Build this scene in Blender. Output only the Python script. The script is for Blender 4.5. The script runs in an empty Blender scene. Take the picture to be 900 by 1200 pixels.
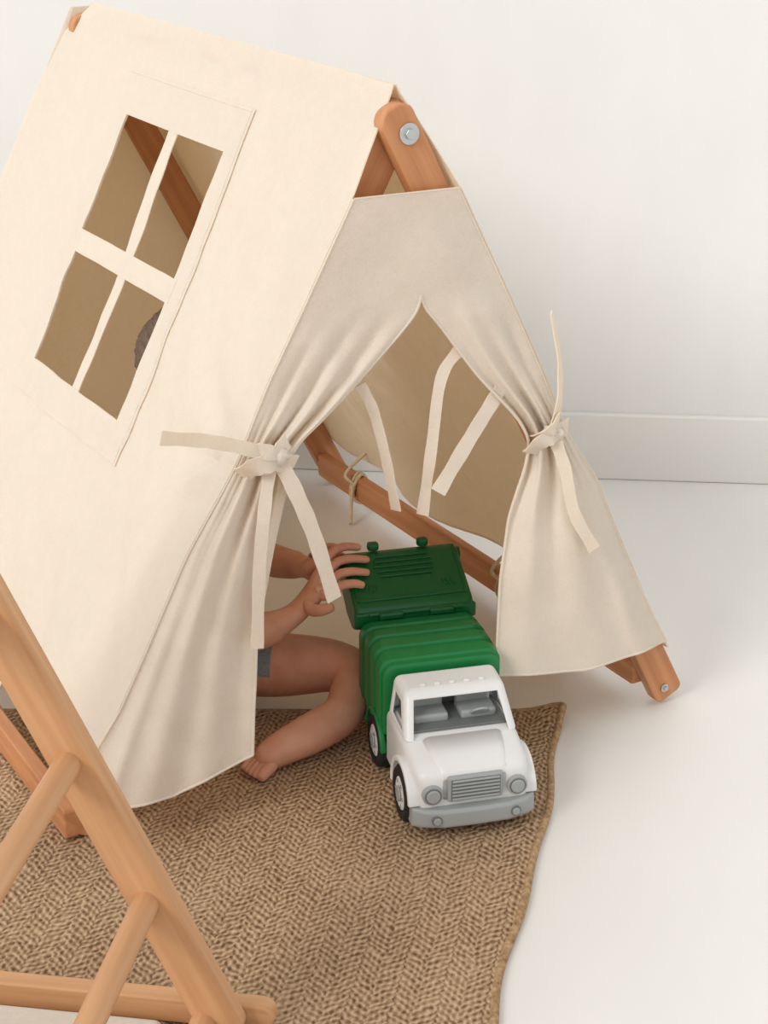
import bpy, bmesh, math, random
from mathutils import Vector, Matrix, noise
import numpy as np
random.seed(3)
scene=bpy.context.scene
try:
    scene.view_settings.view_transform='Standard'
except Exception: pass
COL=scene.collection

# ------------------------------------------------------------ materials
def new_mat(name,col,rough=.6,spec=.3):
    m=bpy.data.materials.new(name); m.use_nodes=True
    nt=m.node_tree; b=nt.nodes['Principled BSDF']
    b.inputs['Base Color'].default_value=(*col,1); b.inputs['Roughness'].default_value=rough
    b.inputs['Specular IOR Level'].default_value=spec
    return m
def add_noise_col(m,c1,c2,scale=(1,1,1),nscale=10,detail=4,bump=.0,bdist=.001,coord='Object'):
    nt=m.node_tree; N=nt.nodes; L=nt.links; b=N['Principled BSDF']
    tc=N.new('ShaderNodeTexCoord'); mp=N.new('ShaderNodeMapping'); mp.inputs['Scale'].default_value=scale
    nz=N.new('ShaderNodeTexNoise'); nz.inputs['Scale'].default_value=nscale; nz.inputs['Detail'].default_value=detail
    cr=N.new('ShaderNodeValToRGB'); cr.color_ramp.elements[0].color=(*c1,1); cr.color_ramp.elements[1].color=(*c2,1)
    cr.color_ramp.elements[0].position=.3; cr.color_ramp.elements[1].position=.7
    L.new(tc.outputs[coord],mp.inputs['Vector']); L.new(mp.outputs['Vector'],nz.inputs['Vector'])
    L.new(nz.outputs['Fac'],cr.inputs['Fac']); L.new(cr.outputs['Color'],b.inputs['Base Color'])
    if bump>0:
        bp=N.new('ShaderNodeBump'); bp.inputs['Strength'].default_value=bump; bp.inputs['Distance'].default_value=bdist
        L.new(nz.outputs['Fac'],bp.inputs['Height']); L.new(bp.outputs['Normal'],b.inputs['Normal'])
    return m
M_wall=add_noise_col(new_mat('wall_paint',(.7,.7,.69),.75,.2),(.755,.75,.735),(.785,.78,.765),(1,1,.35),9,5,.25,.004)
M_floor=add_noise_col(new_mat('floor_paint',(.74,.73,.70),.38,.35),(.76,.745,.715),(.80,.785,.755),(1,.4,1),5,4,.08,.003)
M_base=new_mat('trim_paint',(.77,.76,.73),.45,.35)
M_wood=add_noise_col(new_mat('tent_wood',(.6,.27,.11),.5,.3),(.47,.195,.085),(.62,.30,.14),(2.5,45,45),1.6,5,.1,.0006)
M_wood2=add_noise_col(new_mat('ladder_wood',(.66,.34,.15),.48,.3),(.55,.285,.135),(.68,.39,.205),(2.5,45,45),1.6,5,.1,.0006)
M_steel=new_mat('steel',(.55,.56,.56),.35,.5); M_steel.node_tree.nodes['Principled BSDF'].inputs['Metallic'].default_value=.8
M_white=new_mat('white_plastic',(.75,.75,.745),.35,.45)
M_grey=new_mat('grey_plastic',(.34,.36,.36),.4,.4)
M_dgrey=new_mat('dark_grey_plastic',(.15,.16,.16),.45,.4)
M_green=new_mat('green_plastic',(.005,.17,.042),.36,.4)
M_dgreen=new_mat('dark_green_plastic',(.006,.11,.03),.34,.4)
M_black=new_mat('black_rubber',(.018,.018,.02),.6,.3)
M_skin=new_mat('skin',(.62,.31,.19),.5,.35)
add_noise_col(M_skin,(.58,.27,.175),(.70,.365,.245),(1,1,1),26,4,.12,.0008)
M_skin.node_tree.nodes['Principled BSDF'].inputs['Subsurface Weight'].default_value=.18
M_skin.node_tree.nodes['Principled BSDF'].inputs['Subsurface Radius'].default_value=(1,.35,.2)
M_skin.node_tree.nodes['Principled BSDF'].inputs['Subsurface Scale'].default_value=.012
M_lip=new_mat('lip',(.55,.2,.16),.45,.3)
M_eye=new_mat('eye_white',(.8,.8,.78),.2,.5); M_iris=new_mat('iris',(.06,.03,.015),.2,.5)
M_hair=add_noise_col(new_mat('hair',(.09,.055,.04),.5,.3),(.06,.036,.025),(.17,.105,.07),(8,8,60),4,5,.6,.003)
M_shorts=add_noise_col(new_mat('grey_cloth',(.22,.25,.25),.85,.1),(.2,.225,.225),(.27,.3,.3),(1,1,1),300,2,.3,.0005)
M_shirt=add_noise_col(new_mat('shirt_cloth',(.6,.58,.52),.85,.1),(.55,.53,.48),(.62,.6,.55),(1,1,1),300,2,.3,.0005)
M_rope=add_noise_col(new_mat('cotton_cord',(.7,.58,.4),.85,.1),(.6,.48,.32),(.75,.63,.45),(1,1,1),200,2,.3,.0005)

def canvas_mat(name,c1,c2,tr,fac):
    m=bpy.data.materials.new(name); m.use_nodes=True; nt=m.node_tree; N=nt.nodes; L=nt.links
    N.remove(N['Principled BSDF']); out=N['Material Output']
    tc=N.new('ShaderNodeTexCoord')
    def nz(s,d,scale=None):
        n=N.new('ShaderNodeTexNoise'); n.inputs['Scale'].default_value=s; n.inputs['Detail'].default_value=d
        if scale:
            mp=N.new('ShaderNodeMapping'); mp.inputs['Scale'].default_value=scale; L.new(tc.outputs['Object'],mp.inputs['Vector']); L.new(mp.outputs['Vector'],n.inputs['Vector'])
        else: L.new(tc.outputs['Object'],n.inputs['Vector'])
        return n
    n1=nz(60,6); n2=nz(420,3); nA=nz(220,2,(1,1,6)); nB=nz(220,2,(6,6,1))
    mixn=N.new('ShaderNodeMath'); mixn.operation='ADD'; L.new(nA.outputs['Fac'],mixn.inputs[0]); L.new(nB.outputs['Fac'],mixn.inputs[1])
    mm=N.new('ShaderNodeMath'); mm.operation='MULTIPLY_ADD'; mm.inputs[1].default_value=.40
    L.new(mixn.outputs[0],mm.inputs[0]); 
    m3=N.new('ShaderNodeMath'); m3.operation='MULTIPLY'; m3.inputs[1].default_value=.2; L.new(n1.outputs['Fac'],m3.inputs[0]); L.new(m3.outputs[0],mm.inputs[2])
    cr=N.new('ShaderNodeValToRGB'); cr.color_ramp.elements[0].color=(*c1,1); cr.color_ramp.elements[1].color=(*c2,1)
    cr.color_ramp.elements[0].position=.40; cr.color_ramp.elements[1].position=.60
    L.new(mm.outputs[0],cr.inputs['Fac'])
    n3=nz(11,4)
    bp1=N.new('ShaderNodeBump'); bp1.inputs['Strength'].default_value=.55; bp1.inputs['Distance'].default_value=.008
    bp=N.new('ShaderNodeBump'); bp.inputs['Strength'].default_value=.5; bp.inputs['Distance'].default_value=.0008
    d=N.new('ShaderNodeBsdfDiffuse'); t=N.new('ShaderNodeBsdfTranslucent'); t.inputs['Color'].default_value=(*tr,1)
    mx=N.new('ShaderNodeMixShader'); mx.inputs['Fac'].default_value=fac
    L.new(cr.outputs['Color'],d.inputs['Color'])
    L.new(n3.outputs['Fac'],bp1.inputs['Height']); L.new(bp1.outputs['Normal'],bp.inputs['Normal'])
    ad=N.new('ShaderNodeMath'); ad.operation='ADD'; L.new(mixn.outputs[0],ad.inputs[0]); L.new(n2.outputs['Fac'],ad.inputs[1])
    L.new(ad.outputs[0],bp.inputs['Height']); L.new(bp.outputs['Normal'],d.inputs['Normal'])
    L.new(d.outputs[0],mx.inputs[1]); L.new(t.outputs[0],mx.inputs[2]); L.new(mx.outputs[0],out.inputs['Surface'])
    return m
M_canvas=canvas_mat('cotton_canvas',(.865,.82,.735),(.93,.895,.82),(.97,.79,.55),.38)
M_seam=new_mat('seam_thread',(.62,.56,.46),.9,.1)

# ------------------------------------------------------------ helpers
def empty(name,loc=(0,0,0),rot=0):
    e=bpy.data.objects.new(name,None); COL.objects.link(e); e.location=loc; e.rotation_euler=(0,0,rot); e.empty_display_size=.05
    return e
def link(ob,parent=None,mat=None,smooth=True):
    if ob.name not in COL.objects: COL.objects.link(ob)
    if mat: 
        ob.data.materials.clear(); ob.data.materials.append(mat)
    if parent: ob.parent=parent
    if smooth and ob.type=='MESH':
        for p in ob.data.polygons: p.use_smooth=True
    return ob
def mesh_obj(name,verts,faces,parent=None,mat=None,smooth=True):
    me=bpy.data.meshes.new(name); me.from_pydata([tuple(v) for v in verts],[],faces); me.update()
    return link(bpy.data.objects.new(name,me),parent,mat,smooth)
def bevel(ob,w,seg=3,ang=30):
    m=ob.modifiers.new('bevel','BEVEL'); m.width=w; m.segments=seg; m.limit_method='ANGLE'; m.angle_limit=math.radians(ang)
    for p in ob.data.polygons: p.use_smooth=True
    wn=ob.modifiers.new('wn','WEIGHTED_NORMAL'); wn.keep_sharp=False
    return ob
def extrude_outline(name,pts,t,parent,mat,bev=.002,seg=2):
    n=len(pts); vs=[(x,y,-t/2) for x,y in pts]+[(x,y,t/2) for x,y in pts]
    fs=[tuple(range(n))[::-1],tuple(range(n,2*n))]+[(i,(i+1)%n,n+(i+1)%n,n+i) for i in range(n)]
    ob=mesh_obj(name,vs,fs,parent,mat,False)
    if bev: bevel(ob,bev,seg,40)
    return ob
def beam(name,p0,p1,normal,width,thick,parent,mat,r0=.01,r1=.01,bev=.003):
    p0=Vector(p0);p1=Vector(p1); X=(p1-p0).normalized(); Z=Vector(normal); Z=(Z-X*Z.dot(X)).normalized(); Y=Z.cross(X)
    Ln=(p1-p0).length; h=width/2; pts=[]
    def arc(cx,cy,r,a0,a1):
        k=6 
        for i in range(k+1):
            a=math.radians(a0+(a1-a0)*i/k); pts.append((cx+r*math.cos(a),cy+r*math.sin(a)))
    arc(r0,-h+r0,r0,180,270) ; arc(Ln-r1,-h+r1,r1,270,360); arc(Ln-r1,h-r1,r1,0,90); arc(r0,h-r0,r0,90,180)
    q=[]
    for p in pts:
        if not q or (abs(p[0]-q[-1][0])+abs(p[1]-q[-1][1]))>1e-5: q.append(p)
    if abs(q[0][0]-q[-1][0])+abs(q[0][1]-q[-1][1])<1e-5: q.pop()
    ob=extrude_outline(name,q,thick,parent,mat,bev)
    ob.matrix_local=Matrix((( X.x,Y.x,Z.x,p0.x),(X.y,Y.y,Z.y,p0.y),(X.z,Y.z,Z.z,p0.z),(0,0,0,1)))
    return ob
def cyl(name,p0,p1,r,parent,mat,seg=32,bev=.0015,r2=None):
    p0=Vector(p0);p1=Vector(p1);d=p1-p0
    bm=bmesh.new(); bmesh.ops.create_cone(bm,cap_ends=True,segments=seg,radius1=r,radius2=r if r2 is None else r2,depth=d.length)
    bmesh.ops.rotate(bm,verts=bm.verts,cent=(0,0,0),matrix=Matrix.Rotation(math.pi/2,3,'Y'))
    me=bpy.data.meshes.new(name); bm.to_mesh(me); bm.free()
    ob=link(bpy.data.objects.new(name,me),parent,mat)
    q=d.to_track_quat('X','Z'); ob.matrix_local=Matrix.Translation((p0+p1)/2)@q.to_matrix().to_4x4()
    if bev: bevel(ob,bev,2,40)
    return ob
def box(name,c,size,parent,mat,bev=.003,seg=3,rot=(0,0,0)):
    bm=bmesh.new(); bmesh.ops.create_cube(bm,size=1); bmesh.ops.scale(bm,vec=size,verts=bm.verts)
    me=bpy.data.meshes.new(name); bm.to_mesh(me); bm.free()
    ob=link(bpy.data.objects.new(name,me),parent,mat,bool(bev)); ob.location=c; ob.rotation_euler=rot
    if bev: bevel(ob,bev,seg)
    return ob
def tube(name,pts,r,parent,mat,cyclic=False,res=6):
    cu=bpy.data.curves.new(name,'CURVE'); cu.dimensions='3D'; cu.bevel_depth=r; cu.bevel_resolution=3
    s=cu.splines.new('POLY'); s.points.add(len(pts)-1)
    for i,p in enumerate(pts): s.points[i].co=(*p,1)
    s.use_cyclic_u=cyclic; s.use_smooth=True
    tmp=bpy.data.objects.new(name,cu); COL.objects.link(tmp)
    dg=bpy.context.evaluated_depsgraph_get(); me=bpy.data.meshes.new_from_object(tmp.evaluated_get(dg))
    bpy.data.objects.remove(tmp); 
    return link(bpy.data.objects.new(name,me),parent,mat)
def catmull(P,n=10):
    P=[Vector(p) for p in P]; Q=[P[0]*2-P[1]]+P+[P[-1]*2-P[-2]]; out=[]
    for i in range(1,len(Q)-2):
        a,b,c,d=Q[i-1:i+3]
        for k in range(n):
            t=k/n; out.append(.5*((2*b)+(c-a)*t+(2*a-5*b+4*c-d)*t*t+(3*b-a-3*c+d)*t**3))
    out.append(Q[-2]); return out
def sm(z,tab,win=.025):
    zs=[a for a,_ in tab]; vs=[b for _,b in tab]
    if zs[0]>zs[-1]: zs=zs[::-1]; vs=vs[::-1]
    return float(np.mean([np.interp(z+d,zs,vs) for d in (-win,-win/2,0,win/2,win)]))

# ------------------------------------------------------------ room
floor=box('floor',(0,1.0,-.05),(7,7,.1),None,M_floor,0)
wa=math.atan(-.09)
wall=box('wall_back',(0,3.108,1.3),(7,.1,2.6),None,M_wall,0); wall.rotation_euler=(0,0,wa); wall.location=(-.0045,3.158,1.3)
bb=box('baseboard_back',(0,3.10,.064),(7,.016,.128),None,M_base,.004,3); bb.rotation_euler=(0,0,wa)

# ------------------------------------------------------------ tent
Mx,My=.0122,2.0232
LR=Vector((.895,.446,0)); AX=Vector((-.5,.866,0)); FN=Vector((-.446,.895,0))
def T(w,s,z): return Vector((Mx,My,0))+LR*w+AX*s+Vector((0,0,z))
def F(w,z,f): return Vector((Mx,My,z))+LR*w+Vector((0,-1,.35))*f
AP=.886; HW=.447
def hw(z): return HW*(1-z/AP)
tent=empty('play_tent')
BZ=.834
def leg(name,side,s,sp=.425,bz=BZ):
    foot=T(side*sp,s,.012); top=T(0,s,bz); d=(top-foot).normalized()
    return beam(name,foot-d*.0,top+d*.034,FN,.045,.024,tent,M_wood,.010,.019)
leg('front_leg_right',1,-.0125); leg('front_leg_left',-1,.0125)
leg('back_leg_right',1,.9575); leg('back_leg_left',-1,.9325,.412,.826)
cyl('ridge_pole',T(0,.03,.853),T(0,.92,.853),.013,tent,M_wood)
beam('floor_rail_right',T(.388,.002,.048),T(.388,.945,.048),LR,.042,.020,tent,M_wood,.006,.006)
beam('floor_rail_left',T(-.437,.0,.032),T(-.437,.945,.032),LR,.042,.020,tent,M_wood,.006,.006)
def bolt(p,n,r=.011):
    n=Vector(n).normalized(); p=Vector(p)
    cyl('bolt_washer',p,p+n*.002,r,tent,M_steel,28,.0004)
    cyl('bolt_head',p+n*.002,p+n*.006,r*.52,tent,M_steel,6,.0006)
bolt(T(0,-.0250,BZ)+LR*.004,-FN,.0125); bolt(T(.412,-.0250,.028),-FN,.006); bolt(T(-.412,-.0005,.028),-FN,.006)

OUTR=[(.9,0),(.886,0),(.755,.084),(.63,.148),(.55,.188),(.5,.212),(.46,.229),(.43,.242),(.40,.262),(.355,.294),(.3,.318),(.24,.346),(.13,.399),(.08,.425),(0,.46)]
OUTL=[(.9,0),(.886,0),(.755,.051),(.63,.118),(.55,.162),(.5,.185),(.465,.200),(.43,.222),(.36,.268),(.24,.328),(.13,.385),(.08,.41),(0,.45)]
def edge(side,z): return side*sm(z,OUTR if side>0 else OUTL,.012)
def fw(z): return float(np.interp(z,[.755,.80,.886],[.038,.024,-.002]))
def panelP(side,s,r,off=0.):
    z=AP*(1-r); base=T(side*HW*r,s,z)
    fr=F(edge(side,z),z,fw(z))+AX*(s+fw(z)*min(1,s/.03))
    k=math.exp(-s/.13)
    P=base*(1-k)+fr*k
    out=(LR*side*.887+Vector((0,0,.46)))
    a=-.012*math.sin(math.pi*min(1,s/.95))*math.sin(math.pi*min(1,r))
    inn=min(1,s/.08)*min(1,(r+.02)/.15)*min(1,max(0,(.90-s))/.10)
    a+=inn*(.008*noise.noise(Vector((s*5,r*3.5,side*3)))+.004*noise.noise(Vector((s*16,r*7,5+side))))
    a+=inn*.0036*noise.noise(Vector(((s+r*.9)*22,(s-r)*3.5,2)))*min(1,r/.4)
    zk=.46 if side<0 else .42
    ds=s; dz=(z-zk); dist=math.hypot(ds,dz)
    a+=min(1,s/.03)*math.exp(-dist/.11)*.009*math.sin(9*math.atan2(dz,ds+.02))
    a+=max(0,(r-.55))*.036*math.sin(s*17+side)*min(1,s/.1)*min(1,max(0,.95-s)/.1)
    a+=.011*min(1,max(0,(s-.80)/.10))*min(1,r/.15)
    a+=.002*math.exp(-s/.03)*min(1,r/.1)
    return P+out*(a+off)
def smax(r): return .925+.062*min(1,max(0,(r-.0))/.06)
def grid(fn,us,vs,skip=None,name='g',parent=None,mat=None):
    verts=[];faces=[]
    for v in vs:
        for u in us: verts.append(fn(u,v))
    n=len(us)
    for j in range(len(vs)-1):
        for i in range(n-1):
            um=(us[i]+us[i+1])/2; vm=(vs[j]+vs[j+1])/2
            if skip and skip(um,vm): continue
            faces.append((j*n+i,j*n+i+1,(j+1)*n+i+1,(j+1)*n+i))
    bm=bmesh.new()
    me=bpy.data.meshes.new(name); me.from_pydata([tuple(v) for v in verts],[],faces)
    bm.from_mesh(me); bmesh.ops.delete(bm,geom=[v for v in bm.verts if not v.link_faces],context='VERTS'); bm.to_mesh(me); bm.free()
    return link(bpy.data.objects.new(name,me),parent,mat)
def rng(bps,step):
    out=[]
    for a,b in zip(bps[:-1],bps[1:]):
        n=max(1,int(round(abs(b-a)/step))); out+= [a+(b-a)*i/n for i in range(n)]
    return out+[bps[-1]]
WS0,WS1,WR0,WR1=.333,.652,.142,.525
def solid(ob,t,off=0,split=True):
    m=ob.modifiers.new('solid','SOLIDIFY'); m.thickness=t; m.offset=off
    if split:
        s=ob.modifiers.new('split','EDGE_SPLIT'); s.split_angle=math.radians(50)
    return ob
us=rng([0,.15,WS0,WS1,.90],.012)+[.93,.96,.985]; vs=rng([0,WR0,WR1,.905],.012)
def mapP(side):
    def f(u,v):
        s=u if u<=.9001 else .9+(u-.9)/.085*(smax(v)-.9)
        return panelP(side,s,v)
    return f
pl=grid(mapP(-1),us,vs,lambda u,v:WS0<u<WS1 and WR0<v<WR1,'canvas_side_left',tent,M_canvas); solid(pl,.0016)
pr=grid(mapP(1),us,vs,None,'canvas_side_right',tent,M_canvas); solid(pr,.0016)
FS0,FS1,FR0,FR1=.287,.695,.078,.577
fu=rng([FS0,WS0,WS1,FS1],.012); fv=rng([FR0,WR0,WR1,FR1],.012)
fr=grid(lambda u,v:panelP(-1,u,v,.0018),fu,fv,lambda u,v:WS0<u<WS1 and WR0<v<WR1,'window_facing',tent,M_canvas); solid(fr,.0012)
b1=grid(lambda u,v:panelP(-1,u+.007*math.sin(v*9+.3),v,.001),rng([.474,.502],.007),rng([WR0-.01,WR1+.01],.012),None,'window_bar_upright',tent,M_canvas); solid(b1,.0015)
b2=grid(lambda u,v:panelP(-1,u,v,.002),rng([WS0-.01,WS1+.01],.012),rng([.320,.354],.008),None,'window_bar_cross',tent,M_canvas); solid(b2,.0015)
def pline(name,side,pts,off,r=.0007,mat=M_seam):
    out=[]
    for (a,b) in zip(pts[:-1],pts[1:]):
        for i in range(24):
            t=i/24; out.append(panelP(side,a[0]+(b[0]-a[0])*t,a[1]+(b[1]-a[1])*t,off))
    out.append(panelP(side,*pts[-1],off)); return tube(name,out,r,tent,mat)
pline('window_hem',-1,[(FS0,FR0),(FS0,FR1)],.0024,.0014,M_canvas)
pline('window_stitching',-1,[(FS0+.007,FR0),(FS0+.007,FR1)],.0024,.0005)
pline('window_stitching',-1,[(FS0,FR0+.004),(FS1,FR0+.004)],.0024,.0003)
pline('hem_stitching',-1,[(0.0,.88),(.9,.88)],.0010,.0005)
pline('hem_roll',-1,[(0.0,.905),(.95,.905)],0,.0022,M_canvas)
pline('hem_roll',1,[(0.0,.905),(.95,.905)],0,.0022,M_canvas)

INL=[(.9,.035),(.622,.035),(.60,.018),(.5835,0),(.5275,-.060),(.495,-.098),(.4736,-.128),(.45,-.138),(.42,-.142),(.35,-.160),(.24,-.184),(.13,-.19),(.0,-.195)]
INR=[(.9,.035),(.622,.035),(.60,.055),(.5234,.112),(.4575,.172),(.425,.190),(.39,.184),(.33,.163),(.24,.152),(.13,.150),(.0,.155)]
AMP=[(.9,0),(.62,0),(.55,.003),(.49,.007),(.46,.008),(.40,.008),(.33,.0055),(.2,.004),(0,.004)]
BF=[(.9,.038),(.6,.038),(.5,.041),(.45,.047),(.4,.046),(.2,.052),(.05,.062)]
ZT=.755; ZS=.634
def curtain(side):
    tabi=INL if side<0 else INR; zb=.052 if side<0 else .085
    n=70
    def fz(u,z):
        v=(ZT-z)/(ZT-zb)
        wo=edge(side,z); wi=sm(z,tabi,.012); w=wo+(wi-wo)*u
        e=min(1,u*5); wgt=e*e*(3-2*e)
        a=sm(z,AMP); zk=.465 if side<0 else .425
        base=.038+(sm(z,BF)-.038)*wgt
        nf=3.2 if side<0 else 2.8
        g=math.exp(-abs(z-zk)/.09)
        fold=a*math.sin(2*math.pi*nf*u+1.2+1.5*(z-zk)*3)*wgt+ .45*a*g*math.sin(2*math.pi*7.3*u+z*14)*wgt
        if z>zk: fold+=wgt*.003*g*math.sin(24*u+z*20)
        if z<zk: fold+=wgt*.014*math.sin(math.pi*u)*min(1,(zk-z)/.15)
        top=min(1,max(0,(.63-z)/.03))
        nz=(.006*noise.noise(Vector((w*14,z*7,side)))+.003*noise.noise(Vector(((w+z*.5)*34,(z-w)*10,side+4))))*wgt*top
        if top==0: nz=.004*noise.noise(Vector((w*10,z*12,3)))*min(1,(z-.63)/.03)*min(1,(ZT-z)/.03)
        zz=z; k=max(0,(v-.82)/.18)
        if side<0: zz=z+k*(.035*(1-min(1,u/.12))+.028*max(0,u-.55)/.45*1.0)
        else: zz=z+k*(.010*abs(u-.5)*2+ .012*u*u)
        fold*=min(1,max(0,(.632-z)/.03))
        return F(w,zz,base+fold+nz)
    zs=rng([ZT,ZS],.008)+rng([ZS,zb],.0055)[1:]
    us=[i/n for i in range(n+1)]
    verts=[fz(u,z) for z in zs for u in us]; m=n+1
    faces=[(j*m+i,j*m+i+1,(j+1)*m+i+1,(j+1)*m+i) for j in range(len(zs)-1) for i in range(n)]
    tube('curtain_hem',[fz(1,ZS+(zb-ZS)*i/80) for i in range(81)],.0020,tent,M_canvas)
    tube('curtain_hem',[fz(i/60,zb) for i in range(61)],.002,tent,M_canvas)
    tube('curtain_hem',[fz(i/30,ZT) for i in range(31)],.0013,tent,M_canvas)
    tube('side_seam',[fz(0,ZT+(zb-ZT)*i/80)+Vector((-.0005,-.001,0)) for i in range(81)],.0013,tent,M_canvas)
    return verts,faces
v1,f1=curtain(-1); v2,f2=curtain(1)
ob=mesh_obj('canvas_front_curtains',v1+v2,f1+[tuple(i+len(v1) for i in f)[::-1] for f in f2],tent,M_canvas)
bm=bmesh.new(); bm.from_mesh(ob.data); bmesh.ops.remove_doubles(bm,verts=[v for v in bm.verts if v.co.z>.60],dist=.0004); bm.to_mesh(ob.data); bm.free()
for p in ob.data.polygons: p.use_smooth=True
solid(ob,.0016)
def fb(u,v):
    z=.875+(.09-.875)*v; hh=hw(z)+.011; w=-hh+2*hh*u
    return T(w,.984,z)+FN*((.006*noise.noise(Vector((w*8,z*4,9)))+.004*math.sin(w*30)*v)*min(1,u*8,(1-u)*8))
ob=grid(fb,[i/40 for i in range(41)],[i/40 for i in range(41)],None,'canvas_back',tent,M_canvas); solid(ob,.0016)

def ribbon(name,pts,width=.017,twist=(0,0)):
    P=catmull([F(w,z,f) for w,z,f in pts],10); vs=[];fs=[]; n=len(P)
    for i,p in enumerate(P):
        t=(P[min(i+1,n-1)]-P[max(i-1,0)]).normalized()
        sd=t.cross(FN).normalized(); nn=t.cross(sd).normalized()
        a=math.radians(twist[0]+(twist[1]-twist[0])*i/(n-1)); d=sd*math.cos(a)+nn*math.sin(a)
        wv=width*(1+.05*math.sin(i*.9))
        for k in (-1,-.33,.33,1): vs.append(p+d*wv/2*k+nn*(.0006*math.sin(i*.7)*k))
    for i in range(n-1):
        for k in range(3): fs.append((i*4+k,i*4+k+1,(i+1)*4+k+1,(i+1)*4+k))
    ob=mesh_obj(name,vs,fs,tent,M_canvas); solid(ob,.0018); return ob
ribbon('tie_ribbon',[(-.150,.462,.070),(-.19,.480,.075),(-.235,.496,.08),(-.287,.508,.085)],.016,(10,0))
ribbon('tie_ribbon',[(-.150,.462,.066),(-.128,.415,.075),(-.105,.355,.078),(-.080,.268,.078)],.019,(20,-10))
ribbon('tie_ribbon',[(-.160,.455,.060),(-.168,.40,.070),(-.176,.33,.074),(-.182,.225,.076)],.015,(30,10))
ribbon('tie_ribbon',[(-.197,.448,.055),(-.175,.455,.074),(-.150,.457,.074),(-.130,.449,.058)],.024,(0,0))
ribbon('tie_ribbon',[(-.188,.470,.058),(-.172,.474,.073),(-.152,.468,.076),(-.138,.480,.060)],.018,(10,-15))
ribbon('tie_ribbon',[(-.045,.535,.030),(-.028,.50,.03),(-.012,.44,.028),(.003,.365,.02)],.013,(20,60))
ribbon('tie_ribbon',[(.2215,.44,.058),(.229,.475,.062),(.226,.53,.062),(.212,.588,.062)],.013,(20,50))
ribbon('tie_ribbon',[(.222,.43,.062),(.240,.38,.072),(.255,.32,.080),(.288,.262,.084)],.016,(20,0))
ribbon('tie_ribbon',[(.190,.41,.050),(.205,.422,.068),(.225,.430,.070),(.244,.437,.050)],.022,(0,0))
ribbon('tie_ribbon',[(.195,.43,.050),(.210,.432,.072),(.222,.44,.074),(.232,.455,.055)],.015,(0,20))
ribbon('tie_ribbon',[(.093,.565,.032),(.064,.528,.03),(.052,.443,.026),(.040,.352,.02)],.014,(20,40))
ribbon('tie_ribbon',[(.150,.508,.040),(.134,.485,.046),(.0997,.437,.046),(.0605,.380,.046)],.019,(0,10))
def blob(name,c,r,mat,parent,sq=(1,.7,.8),na=.22):
    bm=bmesh.new(); bmesh.ops.create_icosphere(bm,subdivisions=3,radius=1)
    for v in bm.verts:
        k=1+na*noise.noise(v.co*2.2+Vector(c)*9); v.co=Vector((v.co.x*sq[0],v.co.y*sq[1],v.co.z*sq[2]))*k*r
    me=bpy.data.meshes.new(name); bm.to_mesh(me); bm.free(); o=link(bpy.data.objects.new(name,me),parent,mat); o.location=c; return o
blob('tie_knot',F(-.150,.463,.068),.0125,M_canvas,tent,(1.1,.7,.8),.5); blob('tie_knot',F(.222,.432,.062),.012,M_canvas,tent,(1.1,.7,.8),.5)
def cord(w0,z0,side,s):
    c=T(w0,s,z0); pts=[]
    for i in range(40):
        a=2*math.pi*i/40; pts.append(c+LR*(.0155*math.cos(a))+Vector((0,0,.0265*math.sin(a)))+AX*.004*math.sin(a*2))
    tube('rail_cord',pts,.0032,tent,M_rope,True)
    tube('rail_cord',[p+AX*.009 for p in pts],.0032,tent,M_rope,True)
    inn=-side
    tube('rail_cord',catmull([c+LR*inn*.016+Vector((0,0,.01)),c+LR*inn*.03+Vector((0,0,-.01))-AX*.02,c+LR*inn*.045+Vector((0,0,-z0+.005))-AX*.045],8),.003,tent,M_rope)
    tube('rail_cord',catmull([c+LR*inn*.016+Vector((0,0,.012)),c+LR*inn*.024+Vector((0,0,.03))+AX*.01,c+LR*side*.02+Vector((0,0,.07))+AX*.005],8),.003,tent,M_rope)
cord(.388,.048,1,.80); cord(.388,.048,1,.33)
for s_ in (.30,.75):
    c=T(-.437,s_,.032)
    for d_ in (0,.009): tube('rail_cord',[c+AX*d_+LR*(.0145*math.cos(2*math.pi*i/40))+Vector((0,0,.0245*math.sin(2*math.pi*i/40))) for i in range(40)],.0028,tent,M_rope,True)
    tube('rail_cord',[c+Vector((0,0,.024)),c+LR*.012+Vector((0,0,.045)),c+LR*.028+Vector((0,0,.07))],.0026,tent,M_rope)

# ------------------------------------------------------------ rug
rug=empty('jute_rug')
def rx(Y): return .1162+.133*(Y-1.4957)/.656+.005*math.sin(Y*11)+.003*math.sin(Y*27)
def rugP(u,v):
    Y=.5+(2.155-.5)*v; xr=rx(Y); xl=-1.35; X=xl+(xr-xl)*u
    z=.008+.0012*noise.noise(Vector((X*6,Y*6,0)))+.012*math.exp(-((X-.25)**2+(Y-2.15)**2)/.0012)
    return Vector((X,Y,z))
M_rug=bpy.data.materials.new('jute_weave'); M_rug.use_nodes=True
nt=M_rug.node_tree;N=nt.nodes;L=nt.links;b=N['Principled BSDF']; b.inputs['Roughness'].default_value=.9; b.inputs['Specular IOR Level'].default_value=.1
tc=N.new('ShaderNodeTexCoord'); mp=N.new('ShaderNodeMapping'); mp.inputs['Rotation'].default_value=(0,0,math.radians(11.5))
nzd=N.new('ShaderNodeTexNoise'); nzd.inputs['Scale'].default_value=45; nzd.inputs['Detail'].default_value=4
vm=N.new('ShaderNodeVectorMath'); vm.operation='MULTIPLY_ADD'; vm.inputs[1].default_value=(.012,.014,0)
L.new(tc.outputs['Object'],mp.inputs['Vector']); L.new(tc.outputs['Object'],nzd.inputs['Vector'])
L.new(nzd.outputs['Color'],vm.inputs[0]); L.new(mp.outputs['Vector'],vm.inputs[2])
sx=N.new('ShaderNodeSeparateXYZ'); L.new(vm.outputs[0],sx.inputs[0])
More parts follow.
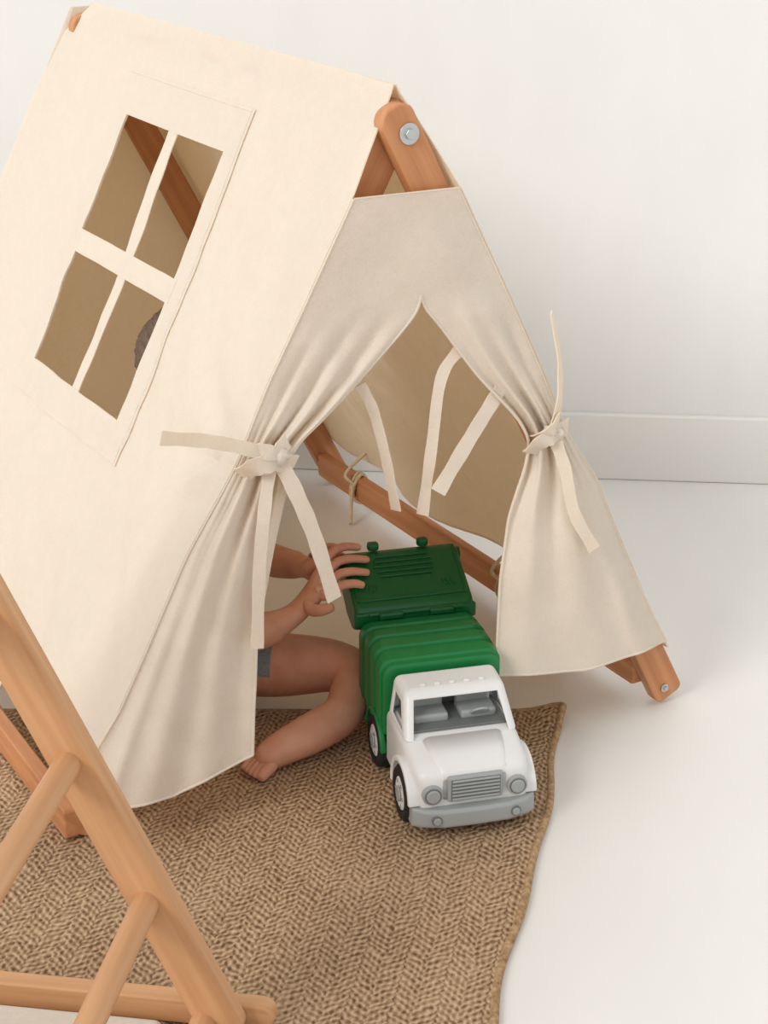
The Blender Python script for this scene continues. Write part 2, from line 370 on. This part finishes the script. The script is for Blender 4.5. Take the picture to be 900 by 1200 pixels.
def mth(op,a,b=None,c=None):
    n=N.new('ShaderNodeMath'); n.operation=op
    for i,x in enumerate((a,b,c)):
        if x is None: continue
        if isinstance(x,(int,float)): n.inputs[i].default_value=x
        else: L.new(x,n.inputs[i])
    return n.outputs[0]
BW=.024; PIT=.0105
pp=mth('PINGPONG',sx.outputs['X'],BW)
fl=mth('FLOOR',mth('DIVIDE',sx.outputs['X'],BW))
shift=mth('MULTIPLY',mth('PINGPONG',fl,1.0),PIT*.5)
yy=mth('ADD',mth('ADD',sx.outputs['Y'],mth('MULTIPLY',pp,.85)),shift)
sv=mth('SINE',mth('MULTIPLY',yy,2*math.pi/PIT))
sn=mth('MULTIPLY_ADD',sv,.5,.5)
cross=mth('MULTIPLY_ADD',mth('SINE',mth('MULTIPLY',sx.outputs['X'],2*math.pi/.0068)),.5,.5)
hgt=mth('MULTIPLY_ADD',cross,.35,mth('MULTIPLY',sn,.50))
nf=N.new('ShaderNodeTexNoise'); nf.inputs['Scale'].default_value=140; nf.inputs['Detail'].default_value=5; L.new(tc.outputs['Object'],nf.inputs['Vector'])
ng=N.new('ShaderNodeTexNoise'); ng.inputs['Scale'].default_value=9; ng.inputs['Detail'].default_value=4; L.new(tc.outputs['Object'],ng.inputs['Vector'])
h2=mth('MULTIPLY_ADD',nf.outputs['Fac'],1.4,mth('SUBTRACT',hgt,.64))
h3=mth('MULTIPLY_ADD',ng.outputs['Fac'],.5,mth('SUBTRACT',h2,.22))
cr=N.new('ShaderNodeValToRGB'); cr.color_ramp.elements[0].color=(.15,.084,.045,1); cr.color_ramp.elements[1].color=(.60,.43,.275,1)
cr.color_ramp.elements[0].position=.0; cr.color_ramp.elements[1].position=.95
e=cr.color_ramp.elements.new(.45); e.color=(.38,.243,.140,1)
L.new(h3,cr.inputs['Fac']); L.new(cr.outputs['Color'],b.inputs['Base Color'])
bp=N.new('ShaderNodeBump'); bp.inputs['Strength'].default_value=.75; bp.inputs['Distance'].default_value=.003
L.new(h2,bp.inputs['Height']); L.new(bp.outputs['Normal'],b.inputs['Normal'])
ob=grid(rugP,[i/90 for i in range(91)],[i/90 for i in range(91)],None,'rug_weave',rug,M_rug); solid(ob,.007,-1)
M_bind=add_noise_col(new_mat('jute_binding',(.45,.27,.14),.9,.1),(.27,.155,.08),(.54,.37,.21),(1,1,1),160,3,.6,.002)
tube('rug_binding',[rugP(1,i/120)+Vector((0.001,0,-.003)) for i in range(121)],.0052,rug,M_bind)
tube('rug_binding',[rugP(1-i/120,1)+Vector((0,0.001,-.003)) for i in range(121)],.0050,rug,M_bind)

# ------------------------------------------------------------ climbing ladder
lad=empty('wooden_climbing_frame')
q=Vector((.147,.989,0)); e=Vector((-.989,.147,0)); P0=Vector((-.163,1.462,0))
GL=.016
for k,off in enumerate((0,-.56)):
    B=P0+q*off
    a=B+Vector((0,0,GL)); ap=B+e*.335+Vector((0,0,.755))
    beam('side_post_%d'%(k*2+1),a-e*.004,ap+(ap-a).normalized()*.03,q,.045,.024,lad,M_wood2,.012,.02)
    a2=B+e*.67+Vector((0,0,GL))+q*.025; beam('side_post_%d'%(k*2+2),a2,ap+q*.025+(ap+q*.025-a2).normalized()*.03,q,.045,.024,lad,M_wood2,.012,.02)
    c=B+q*(.024 if k==0 else -.024)
    beam('base_rail_%d'%(k+1),c-e*.048+Vector((0,0,.026)),c+e*.73+Vector((0,0,.026)),q,.030,.022,lad,M_wood2,.014,.014)
for z in (.175,.328,.481,.634):
    f=(z-GL)/(.755-GL)*.335
    for h,qo in ((f,0),(.67-f,.02)):
        p=P0+e*h+Vector((0,0,z)); cyl('rung',p+q*(qo+.006),p-q*(.56-qo+.006),.0135,lad,M_wood2)
p=P0+e*.02+Vector((0,0,.034)); cyl('rung',p-q*.01,p-q*.55,.0135,lad,M_wood2)
mat_c=P0+e*.36-q*.275
cm=box('floor_cushion',(mat_c.x,mat_c.y,.0235),(.60,.53,.027),None,M_canvas,.010,4); cm.rotation_euler=(0,0,math.atan2(-.147,.989))

# ------------------------------------------------------------ toy truck
truck=empty('toy_garbage_truck',(.1115,1.843,.0095),math.radians(14))
def prof(name,pts,halfw,mat,bev=.004,seg=3,xc=0):
    n=len(pts); vs=[(xc-halfw,b_,z) for b_,z in pts]+[(xc+halfw,b_,z) for b_,z in pts]
    fs=[tuple(range(n)),tuple(range(n,2*n))[::-1]]+[(i,n+i,n+(i+1)%n,(i+1)%n) for i in range(n)]
    ob=mesh_obj(name,vs,fs,truck,mat,False)
    bm=bmesh.new(); bm.from_mesh(ob.data); bmesh.ops.recalc_face_normals(bm,faces=bm.faces); bm.to_mesh(ob.data); bm.free()
    if bev: bevel(ob,bev,seg,25)
    return ob
def loft(name,secs,mat,cap=True,parent=None,bev=0):
    n=len(secs[0]); vs=[p for s in secs for p in s]; fs=[]
    for j in range(len(secs)-1):
        for i in range(n): fs.append((j*n+i,j*n+(i+1)%n,(j+1)*n+(i+1)%n,(j+1)*n+i))
    if cap: fs.append(tuple(range(n))[::-1]); fs.append(tuple(range((len(secs)-1)*n,len(secs)*n)))
    ob=mesh_obj(name,vs,fs,parent or truck,mat)
    bm=bmesh.new(); bm.from_mesh(ob.data); bmesh.ops.recalc_face_normals(bm,faces=bm.faces); bm.to_mesh(ob.data); bm.free()
    if bev: bevel(ob,bev,2,35)
    return ob
def rrect(hx,z0,z1,y,rt,rb,k=6):
    pts=[]
    for cx,cz,r,a0 in ((hx-rt,z1-rt,rt,0),(-hx+rt,z1-rt,rt,90),(-hx+rb,z0+rb,rb,180),(hx-rb,z0+rb,rb,270)):
        for i in range(k+1):
            a=math.radians(a0+90*i/k); pts.append((cx+r*math.cos(a),y,cz+r*math.sin(a)))
    return pts
box('chassis',(0,.155,.034),(.10,.25,.022),truck,M_dgrey,.003)
secs=[]
for b_,hx,z0,z1 in ((.006,.060,.034,.078),(.008,.066,.032,.083),(.014,.070,.030,.088),(.03,.0735,.030,.093),(.05,.0745,.030,.098),(.066,.0745,.030,.103),(.08,.0745,.030,.106),(.148,.0745,.030,.106),(.151,.072,.032,.104)):
    secs.append(rrect(hx,z0,z1,b_,.014,.004))
loft('cab_body',secs,M_white)
secs=[]
for b_,hx,z1 in ((.006,.040,.084),(.010,.044,.089),(.03,.048,.097),(.062,.052,.107)):
    secs.append(rrect(hx,.05,z1,b_,.010,.003))
loft('hood',secs,M_white)
bm=bmesh.new()
lo=[(-.0725,.062,.102),(.0725,.062,.102),(.0725,.150,.102),(-.0725,.150,.102)]
hi=[(-.064,.098,.153),(.064,.098,.153),(.066,.149,.154),(-.066,.149,.154)]
V=[bm.verts.new(v) for v in lo+hi]
fF=bm.faces.new((V[0],V[1],V[5],V[4])); fR=bm.faces.new((V[1],V[2],V[6],V[5])); fB=bm.faces.new((V[2],V[3],V[7],V[6])); fL=bm.faces.new((V[3],V[0],V[4],V[7])); fT=bm.faces.new((V[4],V[5],V[6],V[7]))
bmesh.ops.recalc_face_normals(bm,faces=bm.faces)
eds=[ed for ed in bm.edges if len(ed.link_faces)==2]
bmesh.ops.bevel(bm,geom=eds,offset=.009,segments=4,affect='EDGES',profile=.5)
big=sorted(bm.faces,key=lambda f:-f.calc_area())
dele=[]
for f in big[:5]:
    n=f.normal
    if n.y<-.4 and abs(n.x)<.3: th=.0030
    elif abs(n.x)>.8: th=.009
    else: continue
    bmesh.ops.inset_individual(bm,faces=[f],thickness=th,depth=0); dele.append(f)
bmesh.ops.delete(bm,geom=dele,context='FACES')
me=bpy.data.meshes.new('cabin'); bm.to_mesh(me); bm.free(); cab=link(bpy.data.objects.new('cabin',me),truck,M_white); s_=solid(cab,.003,-1,False); bevel(cab,.001,2,50)
box('cab_interior',(0,.110,.1075),(.128,.070,.003),truck,M_dgrey,.001)
box('cab_back',(0,.143,.125),(.118,.004,.04),truck,M_dgrey,.001)
for sx_ in (-.031,.031):
    box('seat_back',(sx_,.127,.123),(.046,.012,.034),truck,M_grey,.005,3,(-.15,0,0)); box('seat_base',(sx_,.108,.113),(.046,.03,.012),truck,M_grey,.004)
cyl('steering_wheel',(.031,.088,.118),(.031,.090,.120),.012,truck,M_grey,24,.0006)
for i in (-2,-1,0,1,2): blob('roof_light',(i*.019,.110,.154),.0045,M_white,truck,(1,1,.45),0)
box('grille_frame',(0,.004,.0655),(.070,.009,.034),truck,M_grey,.003)
for i in range(6): box('grille_slat',(0,-.0012,.0535+i*.0048),(.060,.004,.0026),truck,M_grey,.001)
box('grille_recess',(0,-.0002,.0655),(.062,.0018,.028),truck,M_dgrey,.0004)
for sx_ in (-.0535,.0535):
    cyl('headlight_ring',(sx_,.010,.060),(sx_,.000,.060),.0128,truck,M_grey,32,.001); cyl('headlight_recess',(sx_,.001,.060),(sx_,-.0006,.060),.0105,truck,M_dgrey,32,.0003); cyl('headlight_lens',(sx_,.001,.060),(sx_,-.003,.060),.0088,truck,M_grey,32,.0015)
secs=[]
for x in (-.078,-.076,-.066,-.04,0,.04,.066,.076,.078):
    k=1-abs(x)/.078; y0=-.008+.016*(abs(x)/.078)**4
    sec=[]
    for yy_,zz_ in ((y0,.018),(y0-.001,.022),(y0-.001,.038),(y0+.002,.042),(.026,.042),(.026,.016),(y0+.004,.016)): sec.append((x,yy_,zz_))
    secs.append(sec)
loft('bumper',secs,M_grey,True,None,.0015)
for sx_ in (-.05,.05):
    cyl('fog_light_ring',(sx_,0,.029),(sx_,-.0085,.029),.0062,truck,M_dgrey,24,.0005); cyl('fog_light',(sx_,0,.029),(sx_,-.0098,.029),.0050,truck,M_grey,24,.001)
def ringsec(name,x0,x1,yc,zc,r0,r1,a0,a1,mat):
    secs=[]
    for i in range(25):
        a=math.radians(a0+(a1-a0)*i/24); c,s=math.cos(a),math.sin(a)
        secs.append([(x0,yc+r0*c,zc+r0*s),(x1,yc+r0*c,zc+r0*s),(x1,yc+r1*c,zc+r1*s),(x0,yc+r1*c,zc+r1*s)])
    return loft(name,secs,mat,True,None,.002)
RW=.0365
def wheel(x,yc,sgn):
    prof_=[(-.014,.020),(-.014,RW-.004),(-.010,RW),(.010,RW),(.014,RW-.004),(.014,.024),(.011,.022),(.011,0.0)]
    n=48; vs=[];fs=[]
    for i in range(n):
        a=2*math.pi*i/n
        for j,(dx,r) in enumerate(prof_):
            rr=r-(.0016 if (i%4<2 and j in(2,3)) else 0); rr=max(rr,.0005)
            vs.append((x+sgn*dx,yc+rr*math.cos(a),RW+rr*math.sin(a)))
    m=len(prof_)
    for i in range(n):
        for j in range(m-1): fs.append((i*m+j,i*m+j+1,((i+1)%n)*m+j+1,((i+1)%n)*m+j))
    mesh_obj('tire',vs,fs,truck,M_black)
    cyl('hub',(x+sgn*.004,yc,RW),(x+sgn*.0135,yc,RW),.0215,truck,M_white,32,.002)
    cyl('hub_cap',(x+sgn*.0135,yc,RW),(x+sgn*.0165,yc,RW),.010,truck,M_grey,24,.0015)
    for k in range(6):
        a=k*math.pi/3; cyl('wheel_nut',(x+sgn*.013,yc+.016*math.cos(a),RW+.016*math.sin(a)),(x+sgn*.0148,yc+.016*math.cos(a),RW+.016*math.sin(a)),.0022,truck,M_grey,12,0)
for sg in (-1,1):
    for yc in (.055,.190,): wheel(sg*.068,yc,sg)
    a,b_=(-.082,-.060) if sg<0 else (.060,.082)
    ringsec('fender',a,b_,.055,RW,.040,.0475,-8,172,M_white)
cyl('axle',(-.06,.055,RW),(.06,.055,RW),.004,truck,M_dgrey); cyl('axle',(-.06,.19,RW),(.06,.19,RW),.004,truck,M_dgrey)
secs=[]
def csec(b_,g): 
    top=.160+.006*math.sin(math.pi*min(1,max(0,(b_-.15)/.14)))
    return rrect(.0775+g,.062-g*.2,top+g,b_,.018,.004,8)
secs.append(csec(.153,-.004)); secs.append(csec(.156,0))
for k in range(4):
    c=.174+k*.031
    for d_,g in ((-.0105,0),(-.0085,.0030),(.0085,.0030),(.0105,0)): secs.append(csec(c+d_,g))
secs.append(csec(.283,0)); secs.append(csec(.287,-.004))
ct=loft('container',secs,M_green); bevel(ct,.0006,1,40)
box('container_sill',(0,.22,.052),(.142,.125,.016),truck,M_green,.003)
for sg in (-1,1): ringsec('rear_arch',sg*.079-.004,sg*.079+.004,.190,RW,.040,.045,5,175,M_green)
prof('tailgate',[(.290,.148),(.287,.172),(.294,.180),(.372,.219),(.388,.218),(.396,.204),(.390,.178),(.345,.146),(.31,.138)],.082,M_dgreen,.006,4)
ang=math.atan2(.039,.078)
def onlid(b_): return .180+(b_-.294)*.5
for i,b_ in enumerate((.335,.3425,.350,.3575,.365)): box('tailgate_rib',(0,b_,onlid(b_)+.0012),(.085-abs(i-2)*.006,.0028,.0028),truck,M_dgreen,.001,2,(ang,0,0))
box('tailgate_lip',(0,.2885,.163),(.168,.010,.020),truck,M_dgreen,.003)
box('tailgate_panel_edge',(0,.301,onlid(.301)+.0008),(.150,.004,.003),truck,M_dgreen,.001,2,(ang,0,0))
for sg in (-1,1):
    box('tailgate_panel_edge',(sg*.075,.338,onlid(.338)+.0008),(.003,.082,.003),truck,M_dgreen,.001,2,(ang,0,0))
    for k in range(3): box('tailgate_emblem',(sg*(.048+k*.006),.318,onlid(.318)+.001),(.0025,.012,.0025),truck,M_dgreen,.0008,2,(ang,0,sg*.5))
    box('handle_tab',(sg*.035,.385,.225),(.016,.012,.012),truck,M_dgreen,.004)
    box('hinge',(sg*.035,.284,.168),(.034,.012,.010),truck,M_dgreen,.003)
cyl('hinge_pin',(-.065,.286,.170),(.065,.286,.170),.004,truck,M_dgreen,16,.001)
cyl('lid_corner',(-.082,.378,.205),(-.086,.378,.205),.010,truck,M_dgreen,24,.001); cyl('lid_corner',(.082,.378,.205),(.086,.378,.205),.010,truck,M_dgreen,24,.001)

# ------------------------------------------------------------ child
child=empty('child')
def skin(name,nodes,edges,mat,root=0,sub=2):
    me=bpy.data.meshes.new(name); me.from_pydata([tuple(n[0]) for n in nodes],edges,[]); ob=bpy.data.objects.new(name,me); COL.objects.link(ob)
    ob.modifiers.new('skin','SKIN')
    for i,n in enumerate(nodes):
        r=n[1]; r=(r,r) if isinstance(r,(int,float)) else r
        me.skin_vertices[0].data[i].radius=r; me.skin_vertices[0].data[i].use_root=(i==root)
    ob.modifiers['skin'].use_smooth_shade=True; ob.modifiers['skin'].branch_smoothing=.6
    sb=ob.modifiers.new('sub','SUBSURF'); sb.levels=sub; sb.render_levels=sub
    dg=bpy.context.evaluated_depsgraph_get(); dg.update(); m2=bpy.data.meshes.new_from_object(ob.evaluated_get(dg))
    bpy.data.objects.remove(ob); o=link(bpy.data.objects.new(name,m2),child,mat); return o
nodes=[((-.285,2.19,.085),(.078,.07)),((-.285,2.215,.17),(.07,.062)),((-.278,2.245,.25),(.075,.06)),((-.270,2.27,.315),(.055,.045)),((-.268,2.295,.355),.031),((-.268,2.31,.395),.031),
((-.268,2.185,.305),.038),((-.255,2.14,.23),.033),((-.238,2.105,.150),.030),((-.185,2.122,.142),.030),((-.135,2.145,.146),.0235),
((-.252,2.345,.300),.038),((-.235,2.35,.235),.033),((-.205,2.335,.175),.029),((-.155,2.30,.170),.026),((-.112,2.262,.180),.0195),
((-.240,2.195,.070),.06),((-.165,2.180,.064),.050),((-.095,2.170,.074),.044),((-.034,2.150,.076),.038),((-.053,2.070,.048),.0300),((-.105,2.022,.042),.029),((-.143,2.000,.033),.023),((-.165,1.985,.024),.019),
((-.315,2.15,.080),.06),((-.29,2.09,.095),.052),((-.255,2.05,.085),.043),((-.225,2.08,.055),.036),((-.205,2.11,.040),.026),((-.195,2.13,.032),.02)]
edges=[(0,1),(1,2),(2,3),(3,4),(4,5),(2,6),(6,7),(7,8),(8,9),(9,10),(2,11),(11,12),(12,13),(13,14),(14,15),(0,16),(16,17),(17,18),(18,19),(19,20),(20,21),(21,22),(22,23),(0,24),(24,25),(25,26),(26,27),(27,28),(28,29)]
body=skin('body',nodes,edges,M_skin)
body.data.materials.clear()
for m in (M_skin,M_shirt,M_shorts): body.data.materials.append(m)
for p in body.data.polygons:
    c=p.center
    dl=[(c-Vector(n[0])).length for n in nodes]; k=min(range(len(dl)),key=lambda i:dl[i])
    p.material_index=1 if k in(1,2,3,6,7,11,12) else (2 if k in (0,16,24,25) or (k==17 and c.x<-.160) else 0)
def hand(prefix,fore,wrist,palm,fingers,thumb,pr):
    skin(prefix+'_palm',[(fore[0],fore[1]),(wrist,(.0185,.0175)),(palm,pr)]+[(f[0],.0095) for f in fingers],[(0,1),(1,2)]+[(2,3+i) for i in range(len(fingers))],M_skin)
    for i,f in enumerate(fingers+[thumb]):
        base=Vector(f[0]); pts=[Vector(palm).lerp(base,.45 if i<4 else .0)]+[Vector(x) for x in f]
        rr=[.0080,.0080,.0070,.0064,.0053]
        if i==4: rr=[.012,.0105,.0085,.0065,.006]
        skin(prefix+'_finger_%d'%(i+1) if i<4 else prefix+'_thumb',[(p,rr[min(j,4)]) for j,p in enumerate(pts)],[(j,j+1) for j in range(len(pts)-1)],M_skin)
def lidw(x,b_,dz):
    c,s=math.cos(math.radians(14)),math.sin(math.radians(14))
    return Vector((.1115+x*c-b_*s,1.843+x*s+b_*c,.0095+dz))
fing=[]
for (b0,b1,xt) in ((.366,.378,-.052),(.353,.358,-.045),(.340,.338,-.050),(.327,.319,-.062)):
    zt=onlid(b1); fing.append([lidw(-.106,b0,zt-.006),lidw(-.092,(b0+b1)/2,zt+.009),lidw(-.074,b1,zt+.0105),lidw(xt,b1,zt+.0055)])
th=[Vector((-.100,2.135,.172)),Vector((-.082,2.124,.178)),Vector((-.066,2.124,.184))]
hand('right',(Vector((-.165,2.131,.1435)),.0255),Vector((-.122,2.150,.155)),Vector((-.102,2.153,.184)),fing,th,(.020,.015))
fing=[]
for (x,zt) in ((-.080,.218),(-.074,.206),(-.072,.194),(-.074,.182)):
    fing.append([lidw(-.106,.402,zt-.006),lidw(-.096,.410,zt+.002),lidw(-.084,.410,zt+.001),lidw(x+.004,.402,zt)])
th=[lidw(-.112,.388,.205),lidw(-.100,.383,.214),lidw(-.092,.378,.218)]
hand('left',(Vector((-.14,2.288,.172)),.022),Vector((-.112,2.262,.180)),lidw(-.122,.404,.190),fing,th,(.0165,.014))
fd=Vector((-.50,-.86,0)).normalized(); sd=Vector((fd.y,-fd.x,0))
ball=Vector((-.163,1.984,.024))
for i,(o,l,r) in enumerate(((.019,.026,.0088),(.0085,.025,.0068),(-.001,.023,.0063),(-.0095,.020,.0058),(-.0175,.017,.0056))):
    b0=ball+sd*(-o*.85)-fd*.004; skin('left_toe_%d'%(i+1),[(b0-fd*.012,r*1.1),(b0+fd*.006-Vector((0,0,.002)),r*1.02),(b0+fd*l*.7-Vector((0,0,.004)),r*.95),(b0+fd*l-Vector((0,0,.008)),r*.85)],[(0,1),(1,2),(2,3)],M_skin)
blob('heel',(-.110,2.034,.034),.023,M_skin,child,(1,1,1),.1)
hc=Vector((-.268,2.325,.460)); fdir=Vector((.80,-.45,-.38)).normalized(); up=Vector((.25,-.1,1)); rt=fdir.cross(up).normalized(); up=rt.cross(fdir).normalized()
R=Matrix((( rt.x,fdir.x,up.x,hc.x),(rt.y,fdir.y,up.y,hc.y),(rt.z,fdir.z,up.z,hc.z),(0,0,0,1)))
def headpart(name,mat,fn,sub=4,cut=None):
    bm=bmesh.new(); bmesh.ops.create_icosphere(bm,subdivisions=sub,radius=1)
    if cut: bmesh.ops.delete(bm,geom=[v for v in bm.verts if cut(v.co)],context='VERTS')
    for v in bm.verts: v.co=fn(v.co.copy())
    me=bpy.data.meshes.new(name); bm.to_mesh(me); bm.free(); o=link(bpy.data.objects.new(name,me),child,mat); o.matrix_local=R; return o
def hs(c):
    x,y,z=c; X=.062*x; Y=.072*y; Z=.078*z
    if z<0: X*=1-.28*(-z)**1.5; Y*=1-.12*(-z)
    if y>0:
        Y-= .004*math.exp(-((abs(x)-.38)**2+(z+.02)**2)/.03)
        Y+= .011*math.exp(-(x*x/.012+(z+.22)**2/.02))
        Y+= .003*math.exp(-(x*x/.05+(z+.5)**2/.01))
        Y+= .004*math.exp(-((abs(x)-.45)**2+(z+.35)**2)/.06)
        Y+= .003*math.exp(-(x*x+(z+.85)**2)/.04)
    return Vector((X,Y,Z))
headpart('head',M_skin,hs,5)
def hairf(c):
    p=hs(c)*1.12; p+=c*.004*noise.noise(c*9); return p
hr=headpart('hair',M_hair,hairf,5,lambda c:(c.y>.25 and c.z<.42) or (c.z<-.45 and c.y>-.2) or c.z<-.75); solid(hr,.006,-1,False)
def small(name,loc,r,mat,sq=(1,1,1)):
    bm=bmesh.new(); bmesh.ops.create_uvsphere(bm,u_segments=20,v_segments=12,radius=r); bmesh.ops.scale(bm,vec=sq,verts=bm.verts)
    me=bpy.data.meshes.new(name); bm.to_mesh(me); bm.free(); o=link(bpy.data.objects.new(name,me),child,mat); o.matrix_local=R@Matrix.Translation(loc); return o
for sg in (-1,1):
    small('eye',(sg*.024,.0585,-.002),.0085,M_eye,(1.1,.7,.7)); small('iris',(sg*.024,.0635,-.002),.0042,M_iris,(1,.5,1)); small('eyebrow',(sg*.024,.0645,.014),.009,M_hair,(1.2,.3,.22)); small('ear',(sg*.062,-.004,-.010),.014,M_skin,(.4,.75,1.1))
small('upper_lip',(0,.0655,-.0375),.010,M_lip,(1.1,.35,.25)); small('lower_lip',(0,.0645,-.0425),.009,M_lip,(1.0,.38,.3))

# ------------------------------------------------------------ light
w=bpy.data.worlds.new('daylight'); scene.world=w; w.use_nodes=True
bg=w.node_tree.nodes['Background']; bg.inputs['Color'].default_value=(1,.99,.975,1); bg.inputs['Strength'].default_value=.88
sd_=bpy.data.lights.new('window_sun','SUN'); sd_.energy=1.85; sd_.angle=math.radians(22); sd_.color=(1,.975,.93)
so=bpy.data.objects.new('window_sun',sd_); COL.objects.link(so); so.location=(-2,0,3)
so.rotation_euler=Vector((.66,.66,-.60)).to_track_quat('-Z','Y').to_euler()

cam=bpy.data.cameras.new('camera'); co=bpy.data.objects.new('camera',cam); COL.objects.link(co)
co.location=(0,0,1.2); co.rotation_euler=(math.radians(67.5),0,0); cam.sensor_width=36; cam.sensor_fit='AUTO'; cam.lens=36*2060/1200
scene.camera=co
